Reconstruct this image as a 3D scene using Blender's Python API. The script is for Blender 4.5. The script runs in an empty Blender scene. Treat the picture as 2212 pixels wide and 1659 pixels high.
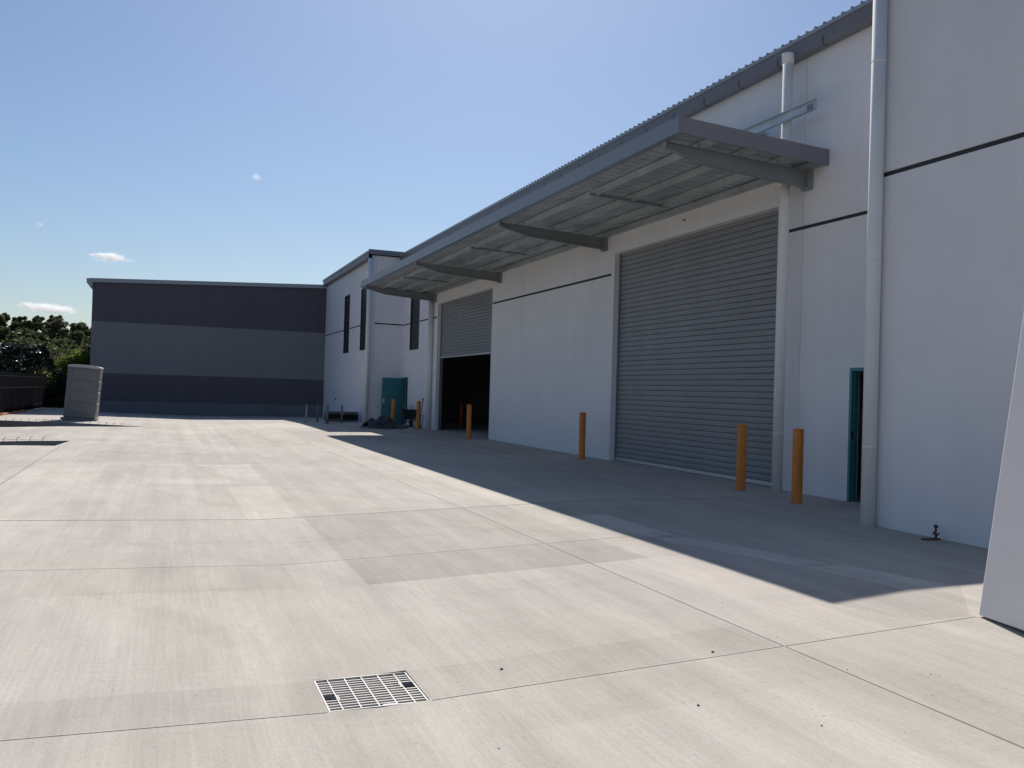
import bpy, bmesh, math, random
from mathutils import Vector, Matrix
from mathutils.geometry import delaunay_2d_cdt
random.seed(7)
scene = bpy.context.scene
COL = scene.collection
R = math.radians

# ---------------------------------------------------------------- camera
f, cx, cy = 1870.0, 1106.0, 829.5            # focal length and centre of the 2212 px wide frame
vp, hs, EYE = (357.0, 828.0), 0.0295, 1.54
Yc = Vector((vp[0]-cx, cy-vp[1], -f)).normalized()
Zc = Vector((1, -hs, 0)).cross(Yc).normalized()
if Zc.y < 0: Zc = -Zc
Xc = Yc.cross(Zc)
cam = bpy.data.cameras.new('camera'); camo = bpy.data.objects.new('camera', cam); COL.objects.link(camo)
M = Matrix((Xc, Yc, Zc)).to_4x4(); M.translation = Vector((0, 0, EYE)); camo.matrix_world = M
cam.lens = 36*f/2212; cam.sensor_width = 36; cam.clip_start = 0.05; cam.clip_end = 9000
scene.camera = camo

# ---------------------------------------------------------------- sky, sun, exposure
SUN_AZ, SUN_EL = R(20.4), R(43.0)            # azimuth clockwise from +Y
w = bpy.data.worlds.new('World'); scene.world = w; w.use_nodes = True
nt = w.node_tree; nt.nodes.clear()
sky = nt.nodes.new('ShaderNodeTexSky'); sky.sky_type = 'NISHITA'; sky.sun_disc = False
sky.sun_elevation = SUN_EL; sky.sun_rotation = SUN_AZ
sky.altitude = 30; sky.air_density = 1.15; sky.dust_density = 0.6; sky.ozone_density = 1.9
bg = nt.nodes.new('ShaderNodeBackground'); bg.inputs['Strength'].default_value = 0.07
wo = nt.nodes.new('ShaderNodeOutputWorld')
tint = nt.nodes.new('ShaderNodeVectorMath'); tint.operation = 'MULTIPLY'; tint.inputs[1].default_value = (0.90, 0.985, 1.13)
nt.links.new(sky.outputs[0], tint.inputs[0]); nt.links.new(tint.outputs[0], bg.inputs[0]); nt.links.new(bg.outputs[0], wo.inputs[0])
sd = bpy.data.lights.new('sun', 'SUN'); so = bpy.data.objects.new('sun', sd); COL.objects.link(so)
sd.energy = 4.8; sd.angle = R(0.53); sd.color = (1.0, 0.95, 0.885)
sdir = Vector((math.sin(SUN_AZ)*math.cos(SUN_EL), math.cos(SUN_AZ)*math.cos(SUN_EL), math.sin(SUN_EL)))
so.rotation_euler = sdir.to_track_quat('Z', 'Y').to_euler(); so.location = (0, 0, 30)
vs = scene.view_settings; vs.view_transform = 'Standard'; vs.look = 'None'; vs.exposure = 0.12; vs.gamma = 1.0
vs.use_curve_mapping = False
scene.cycles.max_bounces = 8; scene.cycles.diffuse_bounces = 5; scene.cycles.volume_bounces = 5
scene.cycles.volume_step_rate = 1.0

# ---------------------------------------------------------------- materials
def nodes(m): return m.node_tree.nodes, m.node_tree.links
def mat(name, col, rough=0.6, metal=0.0, var=0.05, scale=3.0, stretch=(1, 1, 1), bump=0.0, bscale=60.0, spec=0.5, coat=0.0):
    m = bpy.data.materials.new(name); m.use_nodes = True
    N, L = nodes(m); b = N['Principled BSDF']
    b.inputs['Roughness'].default_value = rough; b.inputs['Metallic'].default_value = metal
    b.inputs['Specular IOR Level'].default_value = spec
    tc = N.new('ShaderNodeTexCoord'); mp = N.new('ShaderNodeMapping'); mp.inputs['Scale'].default_value = stretch
    L.new(tc.outputs['Object'], mp.inputs[0])
    nz = N.new('ShaderNodeTexNoise'); nz.inputs['Scale'].default_value = scale; nz.inputs['Detail'].default_value = 5
    L.new(mp.outputs[0], nz.inputs['Vector'])
    cr = N.new('ShaderNodeMapRange'); cr.inputs[1].default_value = 0.3; cr.inputs[2].default_value = 0.7
    cr.inputs[3].default_value = 1-var; cr.inputs[4].default_value = 1+var
    L.new(nz.outputs[0], cr.inputs[0])
    mx = N.new('ShaderNodeVectorMath'); mx.operation = 'SCALE'; mx.inputs[0].default_value = col[:3]
    L.new(cr.outputs[0], mx.inputs['Scale']); L.new(mx.outputs[0], b.inputs['Base Color'])
    rr = N.new('ShaderNodeMapRange'); rr.inputs[3].default_value = max(.02, rough-.06); rr.inputs[4].default_value = min(1, rough+.06)
    L.new(nz.outputs[0], rr.inputs[0]); L.new(rr.outputs[0], b.inputs['Roughness'])
    if bump:
        n2 = N.new('ShaderNodeTexNoise'); n2.inputs['Scale'].default_value = bscale; n2.inputs['Detail'].default_value = 4
        L.new(tc.outputs['Object'], n2.inputs['Vector'])
        bp = N.new('ShaderNodeBump'); bp.inputs['Strength'].default_value = bump; bp.inputs['Distance'].default_value = 0.01
        L.new(n2.outputs[0], bp.inputs['Height']); L.new(bp.outputs[0], b.inputs['Normal'])
    return m

WHITE = mat('white_render', (0.82, 0.80, 0.81), 0.75, var=0.03, scale=0.8, bump=0.15, bscale=40)
PIPEW = mat('white_pipe_paint', (0.78, 0.77, 0.76), 0.8, var=0.03, scale=3, spec=.15)
GROOVE = mat('charcoal_joint_paint', (0.03, 0.03, 0.036), 0.7)
BAND_D = mat('dark_grey_panel_paint', (0.115, 0.10, 0.118), 0.7, var=0.06, scale=0.5, bump=.1)
BAND_L = mat('mid_grey_panel_paint', (0.235, 0.24, 0.245), 0.7, var=0.05, scale=0.5, bump=.1)
BAND_B = mat('base_grey_panel', (0.16, 0.162, 0.18), 0.75, var=0.1, scale=0.7)
FASCIA = mat('slate_grey_steel', (0.17, 0.175, 0.20), 0.45, var=0.05, scale=2)
GUTTER = mat('gutter_grey_steel', (0.17, 0.16, 0.18), 0.5, var=0.08, scale=2)
BEAM = mat('grey_painted_beam', (0.23, 0.245, 0.25), 0.5, var=0.05, scale=3)
GALV = mat('galvanised_steel', (0.49, 0.53, 0.55), 0.5, metal=0.6, var=0.16, scale=5, stretch=(1, .3, 1))
GALVP = mat('galvanised_bars', (0.46, 0.44, 0.42), 0.5, metal=0.25, var=0.12, scale=12)
SHUT = mat('shutter_grey_steel', (0.265, 0.268, 0.285), 0.42, var=0.05, scale=1.5, stretch=(1, .3, 3))
ALU = mat('aluminium_rail', (0.6, 0.6, 0.6), 0.4, metal=0.7)
ROOFM = mat('roof_sheet', (0.35, 0.36, 0.38), 0.45, metal=0.3)
def streak(m, amp):
    N, L = nodes(m); b = N['Principled BSDF']; src = b.inputs['Base Color'].links[0].from_socket
    tc = N.new('ShaderNodeTexCoord'); out = src
    for sc, st, a, lo, hi in ((1.3, (1, 1, .10), amp, .35, .7), (2.6, (1, 1, .7), amp*.8, .3, .7), (.25, (1, 1, 1), amp, .35, .65)):
        mp = N.new('ShaderNodeMapping'); mp.inputs['Scale'].default_value = st; L.new(tc.outputs['Object'], mp.inputs[0])
        n = N.new('ShaderNodeTexNoise'); n.inputs['Scale'].default_value = sc; n.inputs['Detail'].default_value = 6; n.inputs['Roughness'].default_value = .65
        L.new(mp.outputs[0], n.inputs['Vector']); r_ = N.new('ShaderNodeMapRange'); r_.inputs[1].default_value = lo; r_.inputs[2].default_value = hi
        r_.inputs[3].default_value = 1.0; r_.inputs[4].default_value = 1-a; L.new(n.outputs[0], r_.inputs[0])
        v = N.new('ShaderNodeVectorMath'); v.operation = 'SCALE'; L.new(out, v.inputs[0]); L.new(r_.outputs[0], v.inputs['Scale']); out = v.outputs[0]
    L.new(out, b.inputs['Base Color'])
streak(WHITE, .045); streak(BAND_D, .10); streak(BAND_L, .08); streak(SHUT, .10)
DARKIN = mat('unlit_interior_wall', (0.42, 0.41, 0.40), 0.9)
INFLOOR = mat('interior_concrete', (0.42, 0.40, 0.37), 0.8)
TEAL = mat('teal_door_paint', (0.035, 0.19, 0.215), 0.45, var=0.04)
YEL = mat('bollard_yellow_paint', (0.64, 0.215, 0.035), 0.65, var=0.16, scale=5, stretch=(1, 1, .4))
ORANGE = mat('orange_plastic', (0.45, 0.09, 0.03), 0.5)
BLACKF = mat('black_fence_steel', (0.012, 0.012, 0.014), 0.6, spec=.15)
BLACKCLOTH = mat('black_shade_cloth', (0.012, 0.012, 0.014), 0.95, var=0.2, scale=10, spec=0)
DARKSTEEL = mat('dark_tinted_screen', (0.022, 0.02, 0.024), 0.5, var=.15)
FRAME = mat('charcoal_frame', (0.03, 0.03, 0.035), 0.45)
TOIL = mat('grey_moulded_plastic', (0.17, 0.175, 0.18), 0.55, var=0.06, scale=2)
TOILT = mat('pale_roof_plastic', (0.46, 0.45, 0.44), 0.5, var=0.06, scale=4)
STAKE = mat('weathered_grey_post', (0.20, 0.18, 0.18), 0.7, var=.2, scale=8)
MESHM = mat('black_wire', (0.02, 0.018, 0.018), 0.6)
TARP = mat('dark_tarpaulin', (0.04, 0.038, 0.045), 0.75, var=.2, scale=5, bump=.6, bscale=14)
RUBB = mat('rubble_brown', (0.12, 0.10, 0.09), 0.9, var=.35, scale=9)
BARROW = mat('barrow_tray_steel', (0.03, 0.03, 0.032), 0.5, var=.2)
RUBBER = mat('black_rubber', (0.02, 0.02, 0.02), 0.8)
WOODT = mat('weathered_timber', (0.13, 0.11, 0.10), 0.8, var=.2, stretch=(1, 1, .1))
BRICK = mat('orange_brick', (0.55, 0.27, 0.10), 0.85, var=.25, scale=7)
RUST = mat('rusty_steel', (0.12, 0.06, 0.04), 0.8, var=.3, scale=20)
STEELR = mat('black_rebar', (0.05, 0.045, 0.045), 0.6)
PITW = mat('slab_edge_concrete', (0.30, 0.28, 0.265), 0.9, var=.12, scale=4, bump=.4, bscale=20)
GRAV = mat('dark_gravel_soil', (0.11, 0.09, 0.08), 0.95, var=.5, scale=25, bump=1.0, bscale=60)
SOIL = mat('brown_soil_grass', (0.06, 0.055, 0.03), 0.95, var=.5, scale=1.2)
PEB = mat('dark_pebble', (0.07, 0.06, 0.055), 0.8)
BARK = mat('grey_bark', (0.17, 0.14, 0.12), 0.9, var=.3, scale=6)

def leaf_mat(name, c1, c2, rough=0.6, spec=0.12, trans=0.25, nscale=0.6):
    m = bpy.data.materials.new(name); m.use_nodes = True; N, L = nodes(m); b = N['Principled BSDF']
    tc = N.new('ShaderNodeTexCoord'); nz = N.new('ShaderNodeTexNoise'); nz.inputs['Scale'].default_value = nscale
    nz.inputs['Detail'].default_value = 6; nz.inputs['Roughness'].default_value = .75
    L.new(tc.outputs['Object'], nz.inputs['Vector'])
    cr = N.new('ShaderNodeValToRGB'); cr.color_ramp.elements[0].position = .35; cr.color_ramp.elements[1].position = .65
    cr.color_ramp.elements[0].color = (*c1, 1); cr.color_ramp.elements[1].color = (*c2, 1)
    L.new(nz.outputs[0], cr.inputs[0]); L.new(cr.outputs[0], b.inputs['Base Color'])
    b.inputs['Roughness'].default_value = rough; b.inputs['Specular IOR Level'].default_value = spec
    tr = N.new('ShaderNodeBsdfTranslucent'); mx = N.new('ShaderNodeMixShader'); mx.inputs[0].default_value = trans
    L.new(cr.outputs[0], tr.inputs[0]); out = N['Material Output']
    L.new(b.outputs[0], mx.inputs[1]); L.new(tr.outputs[0], mx.inputs[2]); L.new(mx.outputs[0], out.inputs[0])
    return m
LEAF_G = leaf_mat('gum_leaves', (0.06, 0.085, 0.04), (0.14, 0.17, 0.075), trans=.35)
LEAF_B = leaf_mat('brownish_leaves', (0.09, 0.085, 0.045), (0.15, 0.145, 0.07), trans=.35)
LEAF_S = leaf_mat('glossy_leaves', (0.02, 0.03, 0.016), (0.04, 0.05, 0.025), rough=.28, spec=.8, trans=.05)
LEAF_L = leaf_mat('lime_leaves', (0.12, 0.16, 0.035), (0.24, 0.28, 0.06), trans=.45)
LEAF_D = leaf_mat('dark_hedge_leaves', (0.02, 0.028, 0.013), (0.04, 0.05, 0.02), trans=.1)

# concrete paving: per-face tone from the mesh, pour mottling, broom streaks along Y, pits
def concrete():
    m = bpy.data.materials.new('broomed_concrete'); m.use_nodes = True; N, L = nodes(m); b = N['Principled BSDF']
    tc = N.new('ShaderNodeTexCoord')
    def noise(scale, stretch, det=4, rgh=.6, rot=0):
        mp = N.new('ShaderNodeMapping'); mp.inputs['Scale'].default_value = stretch; mp.inputs['Rotation'].default_value = (0, 0, rot)
        L.new(tc.outputs['Object'], mp.inputs[0])
        n = N.new('ShaderNodeTexNoise'); n.inputs['Scale'].default_value = scale; n.inputs['Detail'].default_value = det
        n.inputs['Roughness'].default_value = rgh; L.new(mp.outputs[0], n.inputs['Vector']); return n.outputs[0]
    def rng(v, a, c, lo=.3, hi=.7):
        r = N.new('ShaderNodeMapRange'); r.inputs[1].default_value = lo; r.inputs[2].default_value = hi
        r.inputs[3].default_value = a; r.inputs[4].default_value = c; L.new(v, r.inputs[0]); return r.outputs[0]
    def mul(a, c):
        r = N.new('ShaderNodeMath'); r.operation = 'MULTIPLY'; L.new(a, r.inputs[0]); L.new(c, r.inputs[1]); return r.outputs[0]
    big = rng(noise(.35, (1, .7, 1), 6, .65), .86, 1.11)
    mid = rng(noise(1.6, (1.6, .4, 1), 6, .7), .90, 1.09)
    lanes = rng(noise(1.0, (2.6, .05, 1), 3, .6), .91, 1.08)
    broom = rng(noise(22.0, (2.2, .05, 1), 3, .7), .925, 1.055)
    fine = rng(noise(70.0, (1, .45, 1), 3, .8), .90, 1.07)
    spk = rng(noise(42.0, (1, .7, 1), 2, .5), .72, 1.0, .24, .32)
    scuff = rng(noise(.8, (.25, 1.5, 1), 7, .75, .25), 1.0, .86, .56, .74)
    pale = rng(noise(1.1, (.5, 1.9, 1), 7, .8, -.1), 1.0, 1.14, .60, .72)
    at = N.new('ShaderNodeAttribute'); at.attribute_name = 'tone'
    t = mul(big, mid); t = mul(t, lanes); t = mul(t, broom); t = mul(t, fine); t = mul(t, spk); t = mul(t, scuff); t = mul(t, pale)
    sx = N.new('ShaderNodeSeparateXYZ'); L.new(tc.outputs['Object'], sx.inputs[0])
    worn = rng(noise(2.2, (1, 1, 1), 5, .7), 0, 1, .38, .62)
    def arc(px, py, rad, amp):                                           # faint tyre marks on turning circles
        d = N.new('ShaderNodeVectorMath'); d.operation = 'DISTANCE'; c = N.new('ShaderNodeCombineXYZ')
        L.new(sx.outputs[0], c.inputs[0]); L.new(sx.outputs[1], c.inputs[1]); L.new(c.outputs[0], d.inputs[0]); d.inputs[1].default_value = (px, py, 0)
        s = N.new('ShaderNodeMath'); s.operation = 'SUBTRACT'; L.new(d.outputs['Value'], s.inputs[0]); s.inputs[1].default_value = rad
        a = N.new('ShaderNodeMath'); a.operation = 'ABSOLUTE'; L.new(s.outputs[0], a.inputs[0])
        k = mul(rng(a.outputs[0], 1, 0, .06, .16), worn)
        f_ = N.new('ShaderNodeMath'); f_.operation = 'MULTIPLY_ADD'; L.new(k, f_.inputs[0]); f_.inputs[1].default_value = -amp; f_.inputs[2].default_value = 1; return f_.outputs[0]
    for q in ((-6, 3, 7.2, .09), (-6, 3, 8.9, .07), (12, 20, 11.5, .08), (12, 20, 13.3, .07), (-9, 26, 12.0, .07), (9, -2, 9.4, .05)): t = mul(t, arc(*q))
    sep = N.new('ShaderNodeVectorMath'); sep.operation = 'SCALE'; L.new(at.outputs['Color'], sep.inputs[0]); L.new(t, sep.inputs['Scale'])
    # slow shift between pinkish and greenish grey
    hue = noise(.22, (1, 1, 1), 3, .5)
    cr = N.new('ShaderNodeValToRGB'); e = cr.color_ramp.elements; e[0].position = .38; e[1].position = .62
    e[0].color = (0.488, 0.442, 0.394, 1); e[1].color = (0.487, 0.449, 0.382, 1)
    L.new(hue, cr.inputs[0])
    mm = N.new('ShaderNodeVectorMath'); mm.operation = 'MULTIPLY'; L.new(cr.outputs[0], mm.inputs[0]); L.new(sep.outputs[0], mm.inputs[1])
    L.new(mm.outputs[0], b.inputs['Base Color']); b.inputs['Roughness'].default_value = .85
    b.inputs['Specular IOR Level'].default_value = .25
    bp = N.new('ShaderNodeBump'); bp.inputs['Strength'].default_value = .35; bp.inputs['Distance'].default_value = .003
    L.new(mul(broom, fine), bp.inputs['Height']); L.new(bp.outputs[0], b.inputs['Normal'])
    return m
CONC = concrete()
JOINT = mat('joint_filler', (0.085, 0.078, 0.07), .9, var=.35, scale=9)

# ---------------------------------------------------------------- mesh helpers
def quad(bm, pts):
    return bm.faces.new([bm.verts.new(p) for p in pts])
def box(bm, x0, x1, y0, y1, z0, z1):
    v = [bm.verts.new((x, y, z)) for z in (z0, z1) for y in (y0, y1) for x in (x0, x1)]
    for q in ((0, 2, 3, 1), (4, 5, 7, 6), (0, 1, 5, 4), (2, 6, 7, 3), (0, 4, 6, 2), (1, 3, 7, 5)):
        bm.faces.new([v[i] for i in q])
def prism(bm, prof, a, b, axis):
    """closed profile extruded from a to b; axis 'x': profile is (y,z); 'y': (x,z); 'z': (x,y)"""
    def P(p, t): return {'x': (t, p[0], p[1]), 'y': (p[0], t, p[1]), 'z': (p[0], p[1], t)}[axis]
    A = [bm.verts.new(P(p, a)) for p in prof]; B = [bm.verts.new(P(p, b)) for p in prof]; n = len(prof)
    for i in range(n): bm.faces.new((A[i], A[(i+1) % n], B[(i+1) % n], B[i]))
    bm.faces.new(A); bm.faces.new(B[::-1])
def tube(bm, pts, rad, seg=10, cap=True):
    pts = [Vector(p) for p in pts]; n = len(pts)
    if not hasattr(rad, '__len__'): rad = [rad]*n
    rings = []; ref = None
    for i, p in enumerate(pts):
        d = (pts[min(i+1, n-1)]-pts[max(i-1, 0)]).normalized()
        if ref is None: ref = d.orthogonal().normalized()
        u = (ref-d*ref.dot(d)).normalized(); ref = u; v = d.cross(u)
        rings.append([bm.verts.new(p+(u*math.cos(2*math.pi*k/seg)+v*math.sin(2*math.pi*k/seg))*rad[i]) for k in range(seg)])
    for i in range(n-1):
        for k in range(seg):
            fc = bm.faces.new((rings[i][k], rings[i][(k+1) % seg], rings[i+1][(k+1) % seg], rings[i+1][k])); fc.smooth = True
    if cap: bm.faces.new(rings[0][::-1]); bm.faces.new(rings[-1])
def fixn(bm): bmesh.ops.recalc_face_normals(bm, faces=bm.faces[:])
def link(name, me, m, parent=None, loc=(0, 0, 0)):
    o = bpy.data.objects.new(name, me); COL.objects.link(o); o.location = loc
    if m and not me.materials: me.materials.append(m)
    if parent: o.parent = parent
    return o
def obj(name, bm, m, parent=None, loc=(0, 0, 0), fix=True, bevel=0):
    if fix: fixn(bm)
    me = bpy.data.meshes.new(name); bm.to_mesh(me); bm.free()
    o = link(name, me, m, parent, loc)
    if bevel:
        md = o.modifiers.new('bevel', 'BEVEL'); md.width = bevel; md.segments = 2; md.limit_method = 'ANGLE'
    return o
def new(): return bmesh.new()
def tag(o, label=None, cat=None, group=None, kind=None):
    if label: o['label'] = label
    if cat: o['category'] = cat
    if group: o['group'] = group
    if kind: o['kind'] = kind
    return o
def thing(name, loc, label, cat, group=None, rot=(0, 0, 0)):
    o = bpy.data.objects.new(name, None); COL.objects.link(o); o.location = loc; o.rotation_euler = rot
    o.empty_display_size = .2
    return tag(o, label, cat, group)
def copy_tree(o, parent=None):
    c = o.copy(); COL.objects.link(c)
    if parent: c.parent = parent
    for ch in o.children: copy_tree(ch, c)
    return c

def islands(bm):
    bm.verts.ensure_lookup_table(); seen = set(); out = []
    for v in bm.verts:
        if v.index in seen: continue
        st = [v]; seen.add(v.index); grp = []
        while st:
            a = st.pop(); grp.append(a)
            for e in a.link_edges:
                b = e.other_vert(a)
                if b.index not in seen: seen.add(b.index); st.append(b)
        nb = bmesh.new(); mp = {x.index: nb.verts.new(x.co) for x in grp}
        for fc in {f_ for x in grp for f_ in x.link_faces}: nb.faces.new([mp[x.index] for x in fc.verts]).smooth = fc.smooth
        out.append(nb)
    bm.free(); return out

# ---------------------------------------------------------------- paved yard
def lerp(x, xs, ys):
    if x <= xs[0]: return ys[0]
    for i in range(1, len(xs)):
        if x <= xs[i]: return ys[i-1]+(ys[i]-ys[i-1])*(x-xs[i-1])/(xs[i]-xs[i-1])
    return ys[-1]
def gz(x, y):                                # falls to a valley line through the drain
    v = lerp(y, [4.9, 11.4, 20, 40, 50], [-.2, -.155, -.11, -.1, -.18])
    e = lerp(y, [38, 50.6], [0, -.16])
    if x >= 1.15: return v+(e-v)*min(1, (x-1.15)/4.6)
    return v+min(.1, .023*(1.15-x))

PITS = [[(-6.2, 36.95), (-6.2, 30.6), (-.84, 34.05), (-.62, 34.2)],
        [(-6.2, 23.1), (-6.2, 22.45), (-3.51, 23.0), (-2.4, 23.21), (-2.25, 25.24)]]
DR = (.87, 1.43, 4.67, 5.20)
def rect(x0, x1, y0, y1): return [(x0, y0), (x1, y0), (x1, y1), (x0, y1)]
polys = [('yard', [(-6.5, -9), (10.15, -9), (10.15, 39.0), (10.15, 50.66), (-3.0, 50.66), (-3.9, 57), (-6.7, 57)], 1)]
for p in PITS: polys.append(('hole', p, 0))
polys.append(('hole', rect(*DR), 0))
T = [(1.70, 4.5, 7.46, 8.56, .86), (1.70, 4.5, 8.57, 11.38, .89), (4.5, 5.1, 7.46, 10.9, .95), (1.70, 4.5, 11.42, 15.2, .97), (-1.0, 1.11, 7.55, 8.56, .95), (-1.0, 1.7, 8.58, 11.38, .98),
     (-1.7, 1.7, 19.0, 22.0, .93), (-1.0, 1.0, 15.25, 18.8, 1.03), (1.02, 1.66, 11.42, 18.9, 1.05), (-.82, 1.0, 11.42, 15.2, .985), (-6.4, -2.28, 13.0, 22.0, .985),
     (1.72, 3.84, 15.3, 25.2, .955), (-6.4, 3.84, 4.68, 5.18, .945), (-6.4, -2.28, 26.5, 31.0, .97), (-2.0, 3.4, 25.5, 30.0, .97), (3.9, 6.8, 25.5, 31.5, .93),
     (-2.24, -1.02, 8.6, 18.6, 1.04), (-6.4, 1.1, -8, 4.62, 1.0), (3.9, 5.6, -8, 4.62, .99), (-.98, -.3, 15.3, 18.8, .93), (.15, .95, 15.9, 18.6, .95),
     (1.5, 3.84, 4.05, 4.62, .97), (4.55, 10.1, 11.42, 16.8, 1.03), (6.2, 10.1, 20.3, 27.7, .95), (-3.6, 8.4, 41.5, 46.0, 1.03), (1.2, 6.3, 34.2, 38.0, 1.05)]
for x0, x1, y0, y1, t in T: polys.append(('tone', rect(x0, x1, y0, y1), t))
for q, t in (([(4.88, 10.16), (4.98, 8.47), (5.43, 8.44), (5.42, 10.11)], 1.30), ([(5.12, 8.30), (5.60, 6.58), (5.96, 6.58), (5.47, 8.30)], 1.22),
             ([(5.62, 6.50), (5.78, 5.46), (6.38, 5.48), (6.02, 6.50)], 1.25), ([(4.90, 5.42), (5.12, 4.72), (5.60, 4.70), (6.36, 5.44), (5.55, 5.44)], .92)):
    polys.append(('tone', q, t))
J = [(-6.4, DR[0]-.01, 4.652, 4.664), (DR[1]+.01, 5.60, 4.652, 4.664), (-6.4, 8.3, 11.380, 11.410), (-6.4, 4.9, 8.560, 8.573), (-6.4, 9.9, 18.85, 18.86), (-6.4, 9.9, 15.22, 15.23),
     (3.858, 3.870, -8.9, 4.64), (3.858, 3.870, 4.67, 8.55), (3.858, 3.870, 8.58, 11.38), (3.858, 3.868, 11.42, 21.9),
     (-2.268, -2.255, -8.9, 4.64), (-2.268, -2.255, 4.67, 22.9), (-1.9, 9.9, 25.38, 25.40), (-.3, 8.3, 33.0, 33.015), (-3.2, 8.3, 41.4, 41.42), (-2.0, -1.98, 34.9, 50), (3.2, 3.22, 34, 50)]
for j in J: polys.append(('joint', rect(*j), 0))
verts, faces = [], []
for k, p, t in polys:
    i0 = len(verts); verts += [Vector(q) for q in p]; faces.append(list(range(i0, i0+len(p))))
edges = []
for x in (-5, -3.2, -1, 1.15, 3.45, 5.75, 8):
    i = len(verts); verts += [Vector((x, -9)), Vector((x, 50.66))]; edges.append((i, i+1))
for y in list(range(-6, 51, 3))+[4.9, 11.4, 38, 50]:
    i = len(verts); verts += [Vector((-6.5, y)), Vector((10.15, y))]; edges.append((i, i+1))
rv, re_, rf, ov, oe, of = delaunay_2d_cdt(verts, edges, faces, 1, 1e-4)
bm = new(); V = [bm.verts.new((v.x, v.y, gz(v.x, v.y))) for v in rv]
tones = []
for fc, org in zip(rf, of):
    ks = [polys[i][0] for i in org]
    if 'yard' not in ks or 'hole' in ks: continue
    try: F = bm.faces.new([V[i] for i in fc])
    except ValueError: continue
    t = 1.0
    for i in org:
        if polys[i][0] == 'tone': t *= 1+(polys[i][2]-1)*(1.55 if polys[i][2] < 1.1 else 1)
    F.material_index = 1 if 'joint' in ks else 0; tones.append(t)
for v in [v for v in bm.verts if not v.link_faces]: bm.verts.remove(v)
nf = len(bm.faces)
# slab thickness: skirts round every open edge
for e in [e for e in bm.edges if len(e.link_faces) == 1]:
    a, b = e.verts
    q = bm.faces.new((a, b, bm.verts.new((b.co.x, b.co.y, b.co.z-.5)), bm.verts.new((a.co.x, a.co.y, a.co.z-.5)))); q.material_index = 2
bm.faces.ensure_lookup_table()
for F in bm.faces[:nf]:
    F.normal_update()
    if F.normal.z < 0: F.normal_flip()
me = bpy.data.meshes.new('pavement'); bm.to_mesh(me)
for m_ in (CONC, JOINT, PITW): me.materials.append(m_)
ca = me.color_attributes.new('tone', 'FLOAT_COLOR', 'CORNER')
for p in me.polygons:
    t = tones[p.index] if p.index < nf else 1
    for li in p.loop_indices: ca.data[li].color = (t, t, t, 1)
bm.free()
pav = link('pavement', me, None); tag(pav, 'pale broomed concrete yard with control joints, falling to the drain', None, kind='structure')

# gravel in the two open trenches, terrain, hill
bm = new()
for P_, d in zip(PITS, (.33, .14)):
    bm.faces.new([bm.verts.new((x, y, gz(x, y)-d)) for x, y in P_])
tag(obj('gravel', bm, GRAV), 'dark gravel and soil at the bottom of the open trenches', None, kind='structure')
def hz(x, y):
    if x > -6.75 and y < 57.5: return -.75
    if y < 57.5: return -.12+.02*math.sin(x*1.7+y*.6)
    s = min(1, max(0, (y-57.5)/65)); s = s*s*(3-2*s)
    l = min(1, max(0, (-x+30)/25))
    return -.35+3.2*s*l
bm = new()
xs = [-2500, -900, -300, -140]+[-90+4*i for i in range(21)]+[-6.74, 0, 8, 20, 60, 200, 900, 2500]
xs = sorted(set(xs)); ys = [-2500, -600, -100, -20, -9, 0, 10, 20, 30, 40, 50, 57.4, 58]+[62+5*i for i in range(18)]+[180, 300, 700, 1500, 4000]
g = [[bm.verts.new((x, y, hz(x, y))) for x in xs] for y in ys]
for i in range(len(ys)-1):
    for k in range(len(xs)-1): bm.faces.new((g[i][k], g[i][k+1], g[i+1][k+1], g[i+1][k]))
tag(obj('ground', bm, SOIL), 'brown grassy ground rising to a wooded hill', None, kind='structure')

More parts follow.
